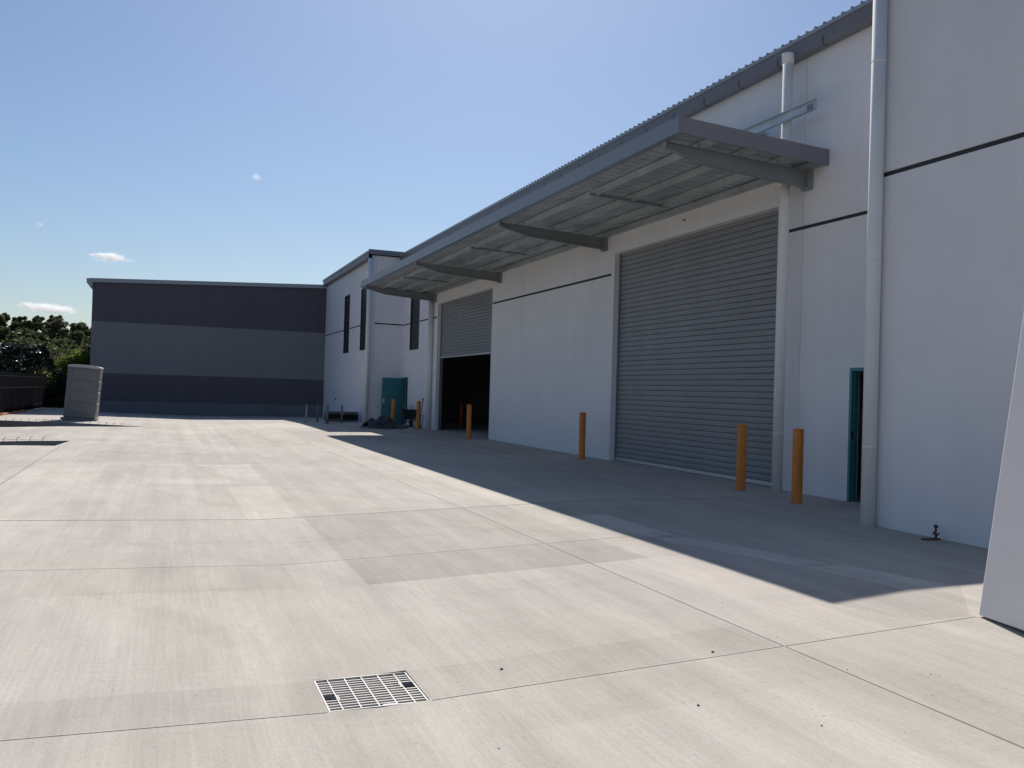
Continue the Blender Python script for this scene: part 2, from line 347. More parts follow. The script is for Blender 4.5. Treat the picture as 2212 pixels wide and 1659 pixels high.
# ---------------------------------------------------------------- white warehouse
ware = thing('warehouse', (10, 25, 0), 'long white rendered warehouse with grey gutters, canopy and roller doors', 'warehouse')
def P(name, bm, m, parent=None, fix=True, label=None, bevel=0):
    o = obj(name, bm, m, None, fix=fix, bevel=bevel)
    par = parent or ware; o.parent = par; o.matrix_parent_inverse = wloc(par).inverted()
    if label: o['label'] = label
    return o
def wloc(o):
    m = Matrix.LocRotScale(o.location, o.rotation_euler, o.scale)
    return (wloc(o.parent) @ o.matrix_parent_inverse @ m) if o.parent else m
def PS(name, bm, m, parent=None, fix=True, label=None):
    bm.verts.index_update()
    return [P(name, b_, m, parent, fix, label) for b_ in islands(bm)]
def gridwall(bm, fn, u0, u1, z0, z1, openings):
    """wall with rectangular openings. fn(u, z, side) -> point; side 0 outer, 1 inner"""
    us = sorted({u0, u1} | {o[0] for o in openings} | {o[1] for o in openings})
    zs = sorted({z0, z1} | {o[2] for o in openings} | {o[3] for o in openings})
    us = [u for u in us if u0 <= u <= u1]; zs = [z for z in zs if z0 <= z <= z1]
    def solid(i, j):
        if not (0 <= i < len(us)-1 and 0 <= j < len(zs)-1): return False
        u, z = (us[i]+us[i+1])/2, (zs[j]+zs[j+1])/2
        return not any(o[0] < u < o[1] and o[2] < z < o[3] for o in openings)
    for i in range(len(us)-1):
        for j in range(len(zs)-1):
            if not solid(i, j): continue
            a, b, c, d = us[i], us[i+1], zs[j], zs[j+1]
            for s in (0, 1): quad(bm, [fn(a, c, s), fn(b, c, s), fn(b, d, s), fn(a, d, s)])
            if not solid(i-1, j): quad(bm, [fn(a, c, 0), fn(a, c, 1), fn(a, d, 1), fn(a, d, 0)])
            if not solid(i+1, j): quad(bm, [fn(b, c, 0), fn(b, c, 1), fn(b, d, 1), fn(b, d, 0)])
            if not solid(i, j-1): quad(bm, [fn(a, c, 0), fn(b, c, 0), fn(b, c, 1), fn(a, c, 1)])
            if not solid(i, j+1): quad(bm, [fn(a, d, 0), fn(b, d, 0), fn(b, d, 1), fn(a, d, 1)])
    bmesh.ops.remove_doubles(bm, verts=bm.verts[:], dist=1e-5)
XA, XB, XC, YR, YC0, YB = 10.0, 8.53, 8.40, 38.8, 8.65, 50.66
ZT = 7.62
D1 = (12.50, 18.53, -.4, 5.00); D2 = (26.94, 33.14, -.4, 5.04)
W3 = (35.85, 37.30, 3.32, 6.30); TD = (37.42, 38.42, -.4, 2.13); RD = (9.72, 10.67, -.4, 2.10)
W1 = (43.62, 45.0, 3.36, 6.32); W2 = (39.50, 40.90, 3.36, 6.30)
def groove(u0, u1, z): return (u0, u1, z-.03, z+.03)
# wall A with shallow vertical joints between precast panels
gA = [groove(YC0+.001, D1[0]-.15, 4.51), groove(D1[1]+.15, D2[0]-.001, 4.51), groove(D2[1]+.10, W3[0]-.001, 4.51), groove(W3[1]+.001, YR-.001, 4.51)]
vA = [(11.85, 11.862, -.4, ZT), (24.2, 24.211, -.4, ZT), (20.7, 20.708, -.4, ZT)]
def wallpart(fn, u0, u1, ops, grooves, seams, joint_off):
    bm = new(); gridwall(bm, lambda u, z, s: fn(u, z, s*.022), u0, u1, -.4, ZT, ops+grooves+seams)
    P('wall', bm, WHITE)
    bm = new(); gridwall(bm, lambda u, z, s: fn(u, z, .022+s*.17), u0, u1, -.4, ZT, ops); P('wall', bm, WHITE, label='backing panel of the white wall')
    bm = new()
    for (a, b, c, d) in grooves:
        for s in [(fn(a, c, .019), fn(b, c, .019), fn(b, d, .019), fn(a, d, .019))]: quad(bm, s)
    PS('joint_strip', bm, GROOVE, fix=False, label='thin charcoal line painted round the white wall')
wallpart(lambda u, z, d: (XA+d, u, z), YC0, YR, [D1, D2, W3, TD, RD], gA, vA, 0)
wallpart(lambda u, z, d: (XB+d, u, z), YR, YB, [W1, W2], [groove(YR+.02, W2[0]-.001, 4.57), groove(W2[1]+.001, W1[0]-.001, 4.57), groove(W1[1]+.001, YB, 4.57)], [], 0)
wallpart(lambda u, z, d: (u, YR+d, z), XB+.2, XA+.0, [], [groove(XB+.201, XA, 4.54)], [], 0)
wallpart(lambda u, z, d: (XC+d, u, z), -3.0, YC0, [], [groove(-3, YC0-.05, 4.46)], [(2.2, 2.21, -.4, ZT)], 0)
bm = new(); box(bm, XC+.2, XA+.19, YC0-.19, YC0, -.4, ZT); P('wall', bm, WHITE)
for q in ((XC+.195, 29.8, -3.19, -3.001, -.4, ZT), (29.8, 30, -3.19, 52, -.4, 9.2), (8.75, 29.8, YB+.02, YB+.2, -.4, 7.6)):
    bm = new(); box(bm, *q); P('wall', bm, DARKIN, label='unlit inner wall')
bm = new(); box(bm, XA+.001, 29.8, YC0-.2, YR+.0, -.3, .004); box(bm, XA+.2, 29.8, YR, YB, -.3, .003); P('floor', bm, INFLOOR)
# roof with ribs that show along the eave
def roof(x0, y0, y1, z0):
    sl = .035
    bm = new(); prism(bm, [(x0, z0), (30.1, z0+(30.1-x0)*sl), (30.1, z0+(30.1-x0)*sl+.06), (x0, z0+.06)], y0, y1, 'y')
    y = y0+.08
    while y < y1-.03:
        prism(bm, [(x0-.02, z0+.05), (30.1, z0+.05+(30.12-x0)*sl), (30.1, z0+.082+(30.12-x0)*sl), (x0-.02, z0+.082)], y, y+.03, 'y'); y += .205
    P('roof', bm, ROOFM)
roof(9.78, YC0+.0, YR-.001, 7.66); roof(8.30, YR+.0, YB+.2, 7.72); roof(8.17, -3.2, YC0-.001, 7.70)
BKT = mat('gutter_joint_grey', (0.07, 0.07, 0.08), .5)
def gutter(x, y0, y1, zb, zt, wd=.17):
    bm = new(); th = .004
    prism(bm, [(x, zt), (x, zb+.05), (x+.02, zb), (x+wd, zb), (x+wd, zt-.02), (x+wd-th, zt-.02), (x+wd-th, zb+th), (x+.022, zb+th), (x+th, zb+.052), (x+th, zt-.012), (x+.02, zt-.012), (x+.02, zt)], y0, y1, 'y')
    o = P('gutter', bm, GUTTER)
    bm = new(); y = y0+.5
    while y < y1-.05:
        prism(bm, [(x-.006, zb+.14), (x-.006, zb+.048), (x+.018, zb-.006), (x+.12, zb-.006), (x+.12, zb-.001), (x+.02, zb-.001), (x-.001, zb+.05), (x-.001, zb+.14)], y, y+.03, 'y'); y += 1.12
    PS('gutter_bracket', bm, BKT, o)
gutter(9.80, YC0-.15, YR-.05, 7.40, 7.71); gutter(8.33, YR-.16, YB+.1, 7.44, 7.76); gutter(8.20, -3.2, YC0+.1, 7.40, 7.74)
bm = new(); box(bm, 8.34, 10.05, YR-.17, YR-.02, 7.66, 7.87); P('barge_capping', bm, FASCIA)
bm = new(); box(bm, 8.21, 10.2, YC0+.02, YC0+.16, 7.66, 7.87); P('barge_capping', bm, FASCIA)
# downpipes
def pipe(x, y, r, z0, z1, pot=False):
    bm = new(); tube(bm, [(x, y, z0), (x, y, z1)], r, 28)
    o = P('downpipe', bm, PIPEW)
    bm = new()
    for z in (1.0, 3.35, 5.9):
        if z < z1: tube(bm, [(x, y, z-.012), (x, y, z+.012)], r+.0018, 28)
    PS('pipe_strap', bm, PIPEW, o)
    if pot: bm = new(); tube(bm, [(x, y, z1-.16), (x, y, z1), (x, y, z1+.02)], [r+.012, r+.016, r+.016], 24); P('pipe_collar', bm, PIPEW, o)
pipe(9.74, 12.03, .088, -.05, 7.48, True)
pipe(8.305, 8.50, .088, -.05, 7.50)
pipe(9.88, 33.72, .10, -.05, 5.25)
pipe(8.42, 38.72, .10, -.05, 7.46)
# windows: tall slots with dark screens
def window(fn, o):
    bm = new(); a, b, c, d = o; t = .05
    for (p, q, r_, s) in ((a, b, c, c+t), (a, b, d-t, d), (a, a+t, c+t, d-t), (b-t, b, c+t, d-t)):
        pts = [fn(u, z, dd) for dd in (-.012, .10) for u in (p, q) for z in (r_, s)]
        lo = [min(k[i] for k in pts) for i in range(3)]; hi = [max(k[i] for k in pts) for i in range(3)]
        box(bm, lo[0], hi[0], lo[1], hi[1], lo[2], hi[2])
    W = P('window', bm, FRAME)
    bm = new(); quad(bm, [fn(a, c, .05), fn(b, c, .05), fn(b, d, .05), fn(a, d, .05)]); P('screen', bm, DARKSTEEL, W, fix=False)
    bm = new(); z = c+.08
    while z < d-.06:
        p0, p1 = fn(a+t, z, .03), fn(b-t, z+.012, .048)
        box(bm, min(p0[0], p1[0]), max(p0[0], p1[0]), min(p0[1], p1[1]), max(p0[1], p1[1]), z, z+.03); z += .11
    P('louvre', bm, FRAME, W)
window(lambda u, z, d: (XA+d, u, z), W3); window(lambda u, z, d: (XB+d, u, z), W1); window(lambda u, z, d: (XB+d, u, z), W2)
# roller doors
def roller(o, zb, label):
    y0, y1, _, zt = o; x = XA+.17
    prof = []; z = zb; n = 0; pit = .115
    while z < zt+.06:
        for dx, dz in ((.040, -.003), (.040, .012), (.0, .0105), (-.005, .024), (-.007, .060), (-.006, .092), (-.002, .1135)):
            prof.append((x+dx, z+dz))
        z += pit
    bm = new(); m = 14; rows = []
    for (px, pz) in prof: rows.append([bm.verts.new((px, y0-.05+(y1-y0+.1)*k/m, pz)) for k in range(m+1)])
    for i in range(len(rows)-1):
        for k in range(m): bm.faces.new((rows[i][k], rows[i][k+1], rows[i+1][k+1], rows[i+1][k]))
    rd = P('roller_door', bm, SHUT, label=label)
    bm = new(); box(bm, x-.03, x+.03, y0+.02, y1-.02, zb-.07, zb+.0); P('bottom_rail', bm, ALU, rd)
    bm = new()
    for y in (y0, y1): box(bm, x-.035, x+.08, y-.03 if y == y0 else y-.045, y+.045 if y == y0 else y+.03, -.02, zt)
    PS('guide', bm, FASCIA, rd)
    bm = new(); tube(bm, [(x+.35, y0-.2, zt+.25), (x+.35, y1+.2, zt+.25)], .28, 16); P('drum', bm, SHUT, rd)
roller(D1, .085, 'closed grey roller door'); roller(D2, 2.93, 'half raised grey roller door')
# personnel doors
def doorframe(y0, y1, zt, leaf):
    bm = new(); t = .05
    box(bm, XA-.012, XA+.13, y1-t, y1, -.02, zt); box(bm, XA-.012, XA+.13, y0, y0+t, -.02, zt); box(bm, XA-.012, XA+.13, y0+t, y1-t, zt-t, zt)
    fr = P('door_frame', bm, TEAL)
    bm = new(); box(bm, XA+.04, XA+.06, y1-t-.018, y1-t, -.02, zt-t); P('door_stop', bm, TEAL, fr)
    if leaf == 'in':
        bm = new(); box(bm, XA+.0, XA+.06, y1-t-.004, y1-t+.001, .98, 1.1); P('strike_plate', bm, FRAME, fr); return
    bm = new(); box(bm, XA-.93, XA-.015, y1-.02, y1+.02, .02, zt-.04)
    d = P('door', bm, TEAL, label='teal door leaf standing open')
    bm = new()
    if leaf == 'out':
        box(bm, XA-.90, XA-.80, y1-.026, y1-.02, .93, 1.15); tube(bm, [(XA-.85, y1-.02, 1.02), (XA-.85, y1-.07, 1.02), (XA-.74, y1-.07, 1.02)], .011, 8)
        P('handle', bm, ALU, d)
doorframe(TD[0], TD[1], TD[3], 'out'); doorframe(RD[0], RD[1], RD[3], 'in')
for x_, y_, z_, q_ in ((XA, 15.49, 5.275, .014), (XB, 46.66, .965, .05)):
    bm = new(); tube(bm, [(x_-.05, y_, z_), (x_+.002, y_, z_+.01)], q_, 10); P('wall_fixing', bm, FRAME, label='small dark fixing left sticking out of the white wall')
# canopy
XF, CY0, CY1 = 7.10, 11.26, 34.28
bm = new()
box(bm, XF, XF+.012, CY0, CY1, 5.58, 5.83); box(bm, XF+.012, XF+.13, CY0+.01, CY1-.01, 5.58, 5.592)   # front gutter face and sole
can = P('canopy', bm, mat('canopy_blue_grey_steel', (0.20, 0.225, 0.27), .42, var=.04, scale=1.5), label='cantilevered steel canopy with slate fascia')
for y, s in ((CY0, 1), (CY1, -1)):
    bm = new(); prism(bm, [(XF+.013, 5.58), (9.90, 5.43), (9.90, 5.70), (XF+.013, 5.83)], y, y+.012*s, 'y')
    box(bm, 9.90, 9.999, min(y, y+.012*s), max(y, y+.012*s), 5.43, 5.70)
    P('fascia', bm, FASCIA, can)
def shz(x): return 5.70-(x-XF)*.035                                     # sheet height
bm = new()
prism(bm, [(XF+.10, shz(XF+.1)), (9.995, shz(9.995)), (9.995, shz(9.995)+.005), (XF+.10, shz(XF+.1)+.005)], CY0+.03, CY1-.03, 'y')
y = CY0+.12
while y < CY1-.1:
    prism(bm, [(XF+.10, shz(XF+.1)-.009), (9.99, shz(9.99)-.009), (9.99, shz(9.99)-.001), (XF+.10, shz(XF+.1)-.001)], y, y+.03, 'y')
    y += .25
P('roof_sheet', bm, GALV, can)
for xp in (7.80, 8.60, 9.35, 9.93):
    bm = new(); z = shz(xp)-.026; h = .13; w_ = .06; t = .006
    prism(bm, [(xp, z), (xp+w_, z), (xp+w_, z-.02), (xp+w_-t, z-.02), (xp+w_-t, z-t), (xp+t, z-t), (xp+t, z-h+t), (xp+w_-t, z-h+t), (xp+w_-t, z-h+.02), (xp+w_, z-h+.02), (xp+w_, z-h), (xp, z-h)], CY0+.05, CY1-.05, 'y')
    P('purlin', bm, GALV, can)
BY = (11.72, 19.00, 26.22, 33.45)
for y in BY:
    bm = new(); hw = .055
    prism(bm, [(XF+.05, 5.56), (9.92, 5.43), (9.92, 5.16), (7.92, 5.295), (XF+.05, 5.475)], y-.004, y+.004, 'y')
    for a, b in (((XF+.05, 5.475), (7.92, 5.295)), ((7.92, 5.295), (9.92, 5.16)), ((XF+.05, 5.56), (9.92, 5.43))):
        prism(bm, [a, b, (b[0], b[1]-.009), (a[0], a[1]-.009)], y-hw, y+hw, 'y')
    box(bm, XF+.04, XF+.05, y-hw, y+hw, 5.46, 5.565)
    br = P('cantilever_beam', bm, BEAM, can)
    bm = new(); box(bm, 9.92, 9.998, y-.10, y+.10, 5.12, 5.45); box(bm, 9.90, 9.92, y-.09, y+.09, 5.11, 5.45); P('wall_plate', bm, BEAM, br)
for i in range(3):
    for fr in (.5,):
        y = BY[i]+(BY[i+1]-BY[i])*fr
        bm = new(); prism(bm, [(7.70, shz(7.7)-.165), (9.45, shz(9.45)-.165), (9.45, shz(9.45)-.11), (7.70, shz(7.7)-.11)], y-.035, y+.035, 'y')
        P('bridging_bar', bm, BEAM, can)
for i, y in enumerate(BY):                                              # purlin cleats and bolts on each beam
    bm = new()
    for xp in (7.80, 8.60, 9.35): box(bm, xp-.010, xp-.001, y+.03, y+.11, shz(xp)-.20, shz(xp)-.05)
    PS('cleat', bm, GALV, can)
# galvanised channel on the wall above the canopy
bm = new(); prism(bm, [(9.56, 6.27), (9.62, 6.27), (9.62, 6.44), (9.56, 6.44), (9.56, 6.43), (9.612, 6.43), (9.612, 6.28), (9.56, 6.28)], 11.15, 19.0, 'y')
ch = P('wall_channel', bm, GALV)
for y in (12.9, 15.9, 18.7): bm = new(); box(bm, 9.621, 9.999, y, y+.06, 6.29, 6.42); P('end_bracket', bm, GALV, ch)
bm = new(); box(bm, 9.60, 9.611, 11.24, 11.36, 6.31, 6.39); P('bolt_plate', bm, FASCIA, ch)
# slanted fin wall near the camera
bm = new(); x0, x1 = 0, .17
def fy(z): return -.181*z
pr = [(0, .004), (fy(6.6), 6.6), (fy(6.6)-3.4, 6.6), (-3.4, .10)]
prism(bm, pr, x0, x1, 'x')
fin = obj('fin_wall', bm, WHITE, bevel=.012, loc=(5.63, 4.66, 0)); fin.rotation_euler.z = R(-15); tag(fin, 'white leaning fin wall with a slanted edge at the right of the yard', 'wall')
bm = new(); prism(bm, [(-.5, -.3), (-.5, .015), (-3.3, .09), (-3.3, -.3)], .06, .13, 'x')
obj('footing', bm, PITW, fin)

# ---------------------------------------------------------------- grey warehouse at the end
gw = thing('grey_warehouse', (3, 60, 0), 'grey banded warehouse closing the far end of the yard', 'warehouse')
def G_(name, bm, m, label=None): return P(name, bm, m, gw, label=label)
GX0, GX1, GY0, GY1 = -3.72, 26.0, 50.70, 90
def band(z0, z1, m, lab, out=0.0, top=None):
    bm = new(); zz = (lambda x: z1) if top is None else top
    for a, b in ((GX0, 3.52), (3.525, 10.8), (10.805, 18), (18.005, GX1)):
        prism(bm, [(a, z0), (b, z0), (b, zz(b)), (a, zz(a))], GY0-out, GY0+.18, 'y')
    return G_('wall', bm, m, lab)
def rf_(x): return 6.78+(x-GX0)*.0445
band(4.73, 0, BAND_D, 'dark grey upper band', 0, rf_); band(2.0, 4.727, BAND_L, 'mid grey band', 0.0); band(.52, 1.997, BAND_D, 'dark grey lower band', 0.0); band(-.6, .517, BAND_B, 'grey base band', 0.0)
bm = new(); box(bm, GX0+.02, GX0+.2, GY0+.181, GY1, -.6, 6.75); box(bm, GX0+.2, GX1, GY1-.2, GY1-.01, -.6, 6.75); G_('wall', bm, BAND_L, 'plain side wall')
bm = new(); prism(bm, [(GX0-.12, rf_(GX0)+.02), (GX1, rf_(GX1)+.02), (GX1, rf_(GX1)+.09), (GX0-.12, rf_(GX0)+.09)], GY0-.05, GY1, 'y'); G_('roof', bm, ROOFM)
bm = new(); prism(bm, [(GX0-.16, rf_(GX0)-.02), (GX1, rf_(GX1)), (GX1, rf_(GX1)+.2), (GX0-.16, rf_(GX0)+.19)], GY0-.14, GY0-.02, 'y'); G_('barge_capping', bm, mat('pale_grey_capping', (.36, .37, .39), .45))
bm = new(); prism(bm, [(GX0-.30, 6.95), (GX0-.28, 6.72), (GX0-.02, 6.52), (GX0-.001, 6.52), (GX0-.001, 6.95)], GY0-.139, GY1, 'y'); G_('gutter', bm, mat('pale_grey_gutter', (.36, .37, .39), .45))

# ---------------------------------------------------------------- bollards
def bollard():
    t = thing('bollard', (0, 0, 0), 'x', 'bollard', 'yellow bollards along the warehouse wall')
    bm = new(); r = .08
    tube(bm, [(0, 0, -.02), (0, 0, 1.10)], r, 32, cap=False); obj('post', bm, YEL, t)
    bm = new(); tube(bm, [(0, 0, 1.098), (0, 0, 1.12), (0, 0, 1.132), (0, 0, 1.138)], [r+.002, r+.002, r*.86, r*.3], 32); obj('cap', bm, YEL, t)
    bm = new(); tube(bm, [(0, 0, -.01), (0, 0, .006), (0, 0, .012)], [.125, .12, .085], 24); obj('grout_ring', bm, PITW, t)
    return t
b0 = bollard()
for i, (x, y, lab) in enumerate([(8.93, 10.57, 'nearest yellow bollard, standing on the plain white wall side of the closed roller door'),
        (9.15, 12.24, 'yellow bollard in front of the near end of the closed roller door'),
        (9.41, 18.83, 'yellow bollard at the far jamb of the closed roller door'),
        (9.36, 27.1, 'yellow bollard before the dark half open roller doorway'),
        (9.36, 33.27, 'yellow bollard beside the wheelbarrow and a leaning tool'),
        (9.24, 36.9, 'farthest yellow bollard, in front of the open teal door')]):
    o = b0 if i == 0 else copy_tree(b0)
    o.location = (x, y, gz(x, y)); o['label'] = lab; o.rotation_euler.z = i*1.3
    if i: o.rotation_euler.x = random.uniform(-.006, .006)
t = thing('guard_post', (11.6, 34.6, 0), 'faint orange post standing inside the dark open doorway', 'post')
bm = new(); tube(bm, [(0, 0, 0), (0, 0, 1.1)], .075, 20); obj('post', bm, ORANGE, t)
bm = new(); tube(bm, [(0, 0, 0.004), (0, 0, .02)], .14, 20); obj('base_plate', bm, RUST, t)

# grey posts by the far corner
def gpost(x, y, lab, m, r=.04, h=.78, tilt=(0, 0)):
    t = thing('steel_post', (x, y, gz(x, y)), lab, 'post', 'short grey posts at the far corner', (tilt[0], tilt[1], 0))
    bm = new(); tube(bm, [(0, 0, -.02), (0, 0, h)], r, 14); obj('post', bm, m, t)
    bm = new(); box(bm, -.09, .09, -.09, .09, .002, .014); obj('base_plate', bm, STAKE, t)
gpost(5.84, 39.07, 'pale thin post standing alone, leftmost of the four', mat('pale_post', (.36, .36, .38), .6), .028, .80, (0, .03))
gpost(6.50, 40.04, 'reddish grey post against the grey base band', mat('reddish_post', (.20, .13, .12), .7), .04, .80, (0, .02))
gpost(6.56, 37.85, 'grey post at the left end of the wire mesh roll', STAKE, .055, .80)
gpost(7.49, 39.40, 'grey post in front of the middle of the mesh roll', STAKE, .048, .80)
bm = new(); box(bm, -.5, .5, -.03, .03, 0, .11); ob = obj('timber_plank', bm, WOODT, bevel=.004); ob.location = (7.05, 38.7, gz(7, 38.7)+.08); ob.rotation_euler = (0, .02, .95)
tag(ob, 'weathered timber plank low between the two grey posts', 'plank')
# roll of reinforcing mesh
t = thing('mesh_roll', (7.63, 40.15, gz(7.6, 40.1)), 'black roll of reinforcing mesh lying by the white wall', 'mesh roll', rot=(0, 0, .08))
bm = new(); L_ = 1.45
for s in range(19):
    x = -L_/2+L_*s/18
    pts = []
    for k in range(0, 64):
        a = k*2*math.pi/16; r = .25-.0035*k; pts.append((x+random.uniform(-.012, .012), math.cos(a)*r+.01*math.sin(k*2.1+s), .255+math.sin(a)*r))
    tube(bm, pts, .008, 4)
obj('hoop_wires', bm, MESHM, t)
bm = new()
for k in range(110):
    a = k*2*math.pi/25; r = .25-.002*k; tube(bm, [(-L_/2-.04, math.cos(a)*r, .255+math.sin(a)*r), (L_/2+.04, math.cos(a)*r, .255+math.sin(a)*r)], .0085, 4)
obj('line_wires', bm, MESHM, t)
# tarpaulin heap with rubble
t = thing('tarpaulin_heap', (8.15, 34.4, 0), 'dark tarpaulin thrown over a low heap on the shaded concrete', 'tarpaulin')
bm = new(); n = 26
def th(u, v):
    r = math.hypot(u, v*1.15); h = .44*max(0, 1-r**2.4)
    e = max(0, 1-r**3); return max(0, h*(.62+.38*abs(math.sin(2.3*u+1.1*v+.6)))+.06*math.sin(7*u+3*v)*e+.05*math.sin(11*v-5*u)*e+.03*math.sin(19*u+13*v)*e-.12*max(0, u)*e) 
gr = [[None]*(n+1) for _ in range(n+1)]
for i in range(n+1):
    for k in range(n+1):
        u, v = -1+2*i/n, -1+2*k/n; a = math.atan2(v, u); lim = .86+.10*math.sin(3*a+.5)+.05*math.sin(7*a)
        s = max(abs(u), abs(v)); rr = math.hypot(u, v); q = lim*s/rr if rr > 1e-6 else 0
        u2, v2 = u*q, v*q
        gr[i][k] = bm.verts.new((u2*.92, v2*1.1, .012+th(u2/ .9, v2/.9)+random.uniform(0, .012)))
for i in range(n):
    for k in range(n): fc = bm.faces.new((gr[i][k], gr[i+1][k], gr[i+1][k+1], gr[i][k+1])); fc.smooth = random.random() < .6
obj('sheet', bm, TARP, t)
def rock(rad, seed, flat=.7):
    rs = random.Random(seed); bm = new(); bmesh.ops.create_icosphere(bm, subdivisions=2, radius=rad)
    ax = [Vector((rs.uniform(-1, 1), rs.uniform(-1, 1), rs.uniform(-1, 1))).normalized() for _ in range(7)]
    for v in bm.verts:
        for a in ax:
            d = v.co.dot(a)-rad*.72
            if d > 0: v.co -= a*d
        v.co.z *= flat
    return bm
rocks = []
for s in range(4):
    me_ = bpy.data.meshes.new('rubble'); b_ = rock(.10, s); fixn(b_); b_.to_mesh(me_); b_.free(); me_.materials.append(RUBB); rocks.append(me_)
rl = ['pale rubble lump at the foot of the tarpaulin heap']
for i in range(22):
    o = bpy.data.objects.new('rubble_lump', rocks[i % 4]); COL.objects.link(o)
    a = random.random(); o.location = (8.42+.62*random.random(), 33.35+1.1*random.random(), .04+.16*max(0, random.random()-.55)); s = random.uniform(.5, 1.25); o.scale = (s*1.2, s, s); o.rotation_euler = (random.random()*3, random.random()*3, random.random()*6)
    tag(o, 'lump of broken rubble beside the dark tarpaulin heap', 'rubble', 'rubble lumps beside the tarpaulin')
# wheelbarrow
t = thing('wheelbarrow', (9.72, 36.1, 0), 'dark wheelbarrow loaded with sticks in front of the teal door', 'wheelbarrow', rot=(0, 0, R(-97)))
bm = new()
top = [(-.42, -.34, .66), (.46, -.34, .74), (.46, .34, .74), (-.42, .34, .66)]; bot = [(-.24, -.18, .32), (.20, -.20, .30), (.20, .20, .30), (-.24, .18, .32)]
def shell(bm, off):
    tv = [bm.verts.new((x*(1-off*.08), y*(1-off*.08), z)) for x, y, z in top]; bv = [bm.verts.new((x*(1-off*.08), y*(1-off*.08), z+off*.02)) for x, y, z in bot]
    for i in range(4): bm.faces.new((bv[i], bv[(i+1) % 4], tv[(i+1) % 4], tv[i]))
    bm.faces.new(bv[::-1]); return tv
a_ = shell(bm, 0); b_ = shell(bm, 1)
for i in range(4): bm.faces.new((a_[i], a_[(i+1) % 4], b_[(i+1) % 4], b_[i]))
obj('tray', bm, BARROW, t)
bm = new()
for s in (-1, 1): tube(bm, [(.62, s*.06, .20), (.2, s*.17, .30), (-.4, s*.22, .36), (-.95, s*.29, .56)], .018, 8)
obj('handle_frame', bm, BARROW, t)
bm = new(); tube(bm, [(-.30, -.2, .33), (-.34, -.22, .0), (-.18, -.22, .0), (-.05, -.19, .3)], .014, 8); obj('leg', bm, BARROW, t)
bm = new(); tube(bm, [(-.30, .2, .33), (-.34, .22, .0), (-.18, .22, .0), (-.05, .19, .3)], .014, 8); obj('leg', bm, BARROW, t)
bm = new(); tube(bm, [(.60+.001, -.045, .19), (.60, -.03, .19), (.60, .03, .19), (.60, .045, .19)], [.13, .19, .19, .13], 28); obj('wheel', bm, RUBBER, t)
for i in range(13):
    bm = new(); b = Vector((random.uniform(-.3, .25), random.uniform(-.22, .22), .5)); d = Vector((random.uniform(-.28, .3), random.uniform(-.2, .2), random.uniform(.35, .52)))
    tube(bm, [b, b+d*.5+Vector((random.uniform(-.03, .03),)*3), b+d], [.012, .010, .006], 6)
    o = obj('stick', bm, WOODT); o.location = t.location; o.rotation_euler = t.rotation_euler
    tag(o, 'thin broken stick poking up out of the wheelbarrow', 'stick', 'sticks in the wheelbarrow')
# leaning tool and bent bar
bm = new(); tube(bm, [(0, 0, 0.0), (.16, .35, .62), (.29, .62, 1.20)], .019, 8)
bm2 = new()
o = thing('shovel', (9.68, 34.2, 0.0), 'dark long handled shovel leaning on the wall behind a yellow bollard', 'shovel')
tube(bm2, [(0, 0, .30), (.0, 0, .32)], .02, 8); bm2.free()
obj('shaft', bm, FRAME, o)
bm = new(); tube(bm, [(.29, .55, 1.17), (.29, .69, 1.24)], .018, 8); obj('grip', bm, FRAME, o)
bm = new(); prism(bm, [(-.10, .0), (.10, .0), (.11, .24), (-.11, .24)], -.004, .004, 'y'); o2 = obj('blade', bm, BARROW, o); o2.rotation_euler = (-.5, .2, .4)
o = thing('sack_truck', (9.72, 35.1, 0), 'bent dark bar frame standing by the wall under the downpipe', 'bar frame')
bm = new(); tube(bm, [(-.12, 0, .02), (-.05, .08, .5), (.1, .16, .56), (.16, -.75, .52), (.05, -.9, .02)], .016, 8); obj('frame', bm, FRAME, o)
bm = new(); tube(bm, [(-.1, 0, .02), (.04, -.9, .02)], .012, 8); obj('foot_bar', bm, FRAME, o)

# ---------------------------------------------------------------- portable toilet (leaning)
t = thing('portable_toilet', (-3.05, 38.0, gz(-3, 38)), 'grey plastic portable toilet leaning slightly to the right', 'toilet', rot=(0, R(3.6), R(-2)))
bm = new(); hw, dp, H = .55, .56, 2.12
def ring(z, g): return [(-hw-g, -dp-g), (hw+g, -dp-g), (hw+g, dp+g), (-hw-g, dp+g)], z
bmesh.ops.create_cube(bm, size=1, matrix=Matrix.Translation((0, 0, H/2+.06)) @ Matrix.Diagonal((2*hw, 2*dp, H-.1, 1)))
body = obj('body', bm, TOIL, t, bevel=.012)
bm = new()
for i in range(4):                                                      # raised mouldings on back and side
    z0 = .30+i*.44; z1 = z0+.40
    for ang in range(4):
        m_ = Matrix.Rotation(ang*math.pi/2, 4, 'Z'); k = len(bm.verts)
        w0, w1 = .43, .39; d0, d1 = dp if ang % 2 == 0 else hw, (dp if ang % 2 == 0 else hw)+.022
        vs_ = [(-w0, -d0+.01, z0), (w0, -d0+.01, z0), (w0, -d0+.01, z1), (-w0, -d0+.01, z1), (-w1, -d1, z0+.045), (w1, -d1, z0+.045), (w1, -d1, z1-.02), (-w1, -d1, z1-.02)]
        v_ = [bm.verts.new(m_ @ Vector(p)) for p in vs_]
        for q in ((4, 5, 6, 7), (0, 1, 5, 4), (1, 2, 6, 5), (2, 3, 7, 6), (3, 0, 4, 7)): bm.faces.new([v_[j] for j in q])
obj('wall_moulding', bm, TOIL, t)
bm = new()
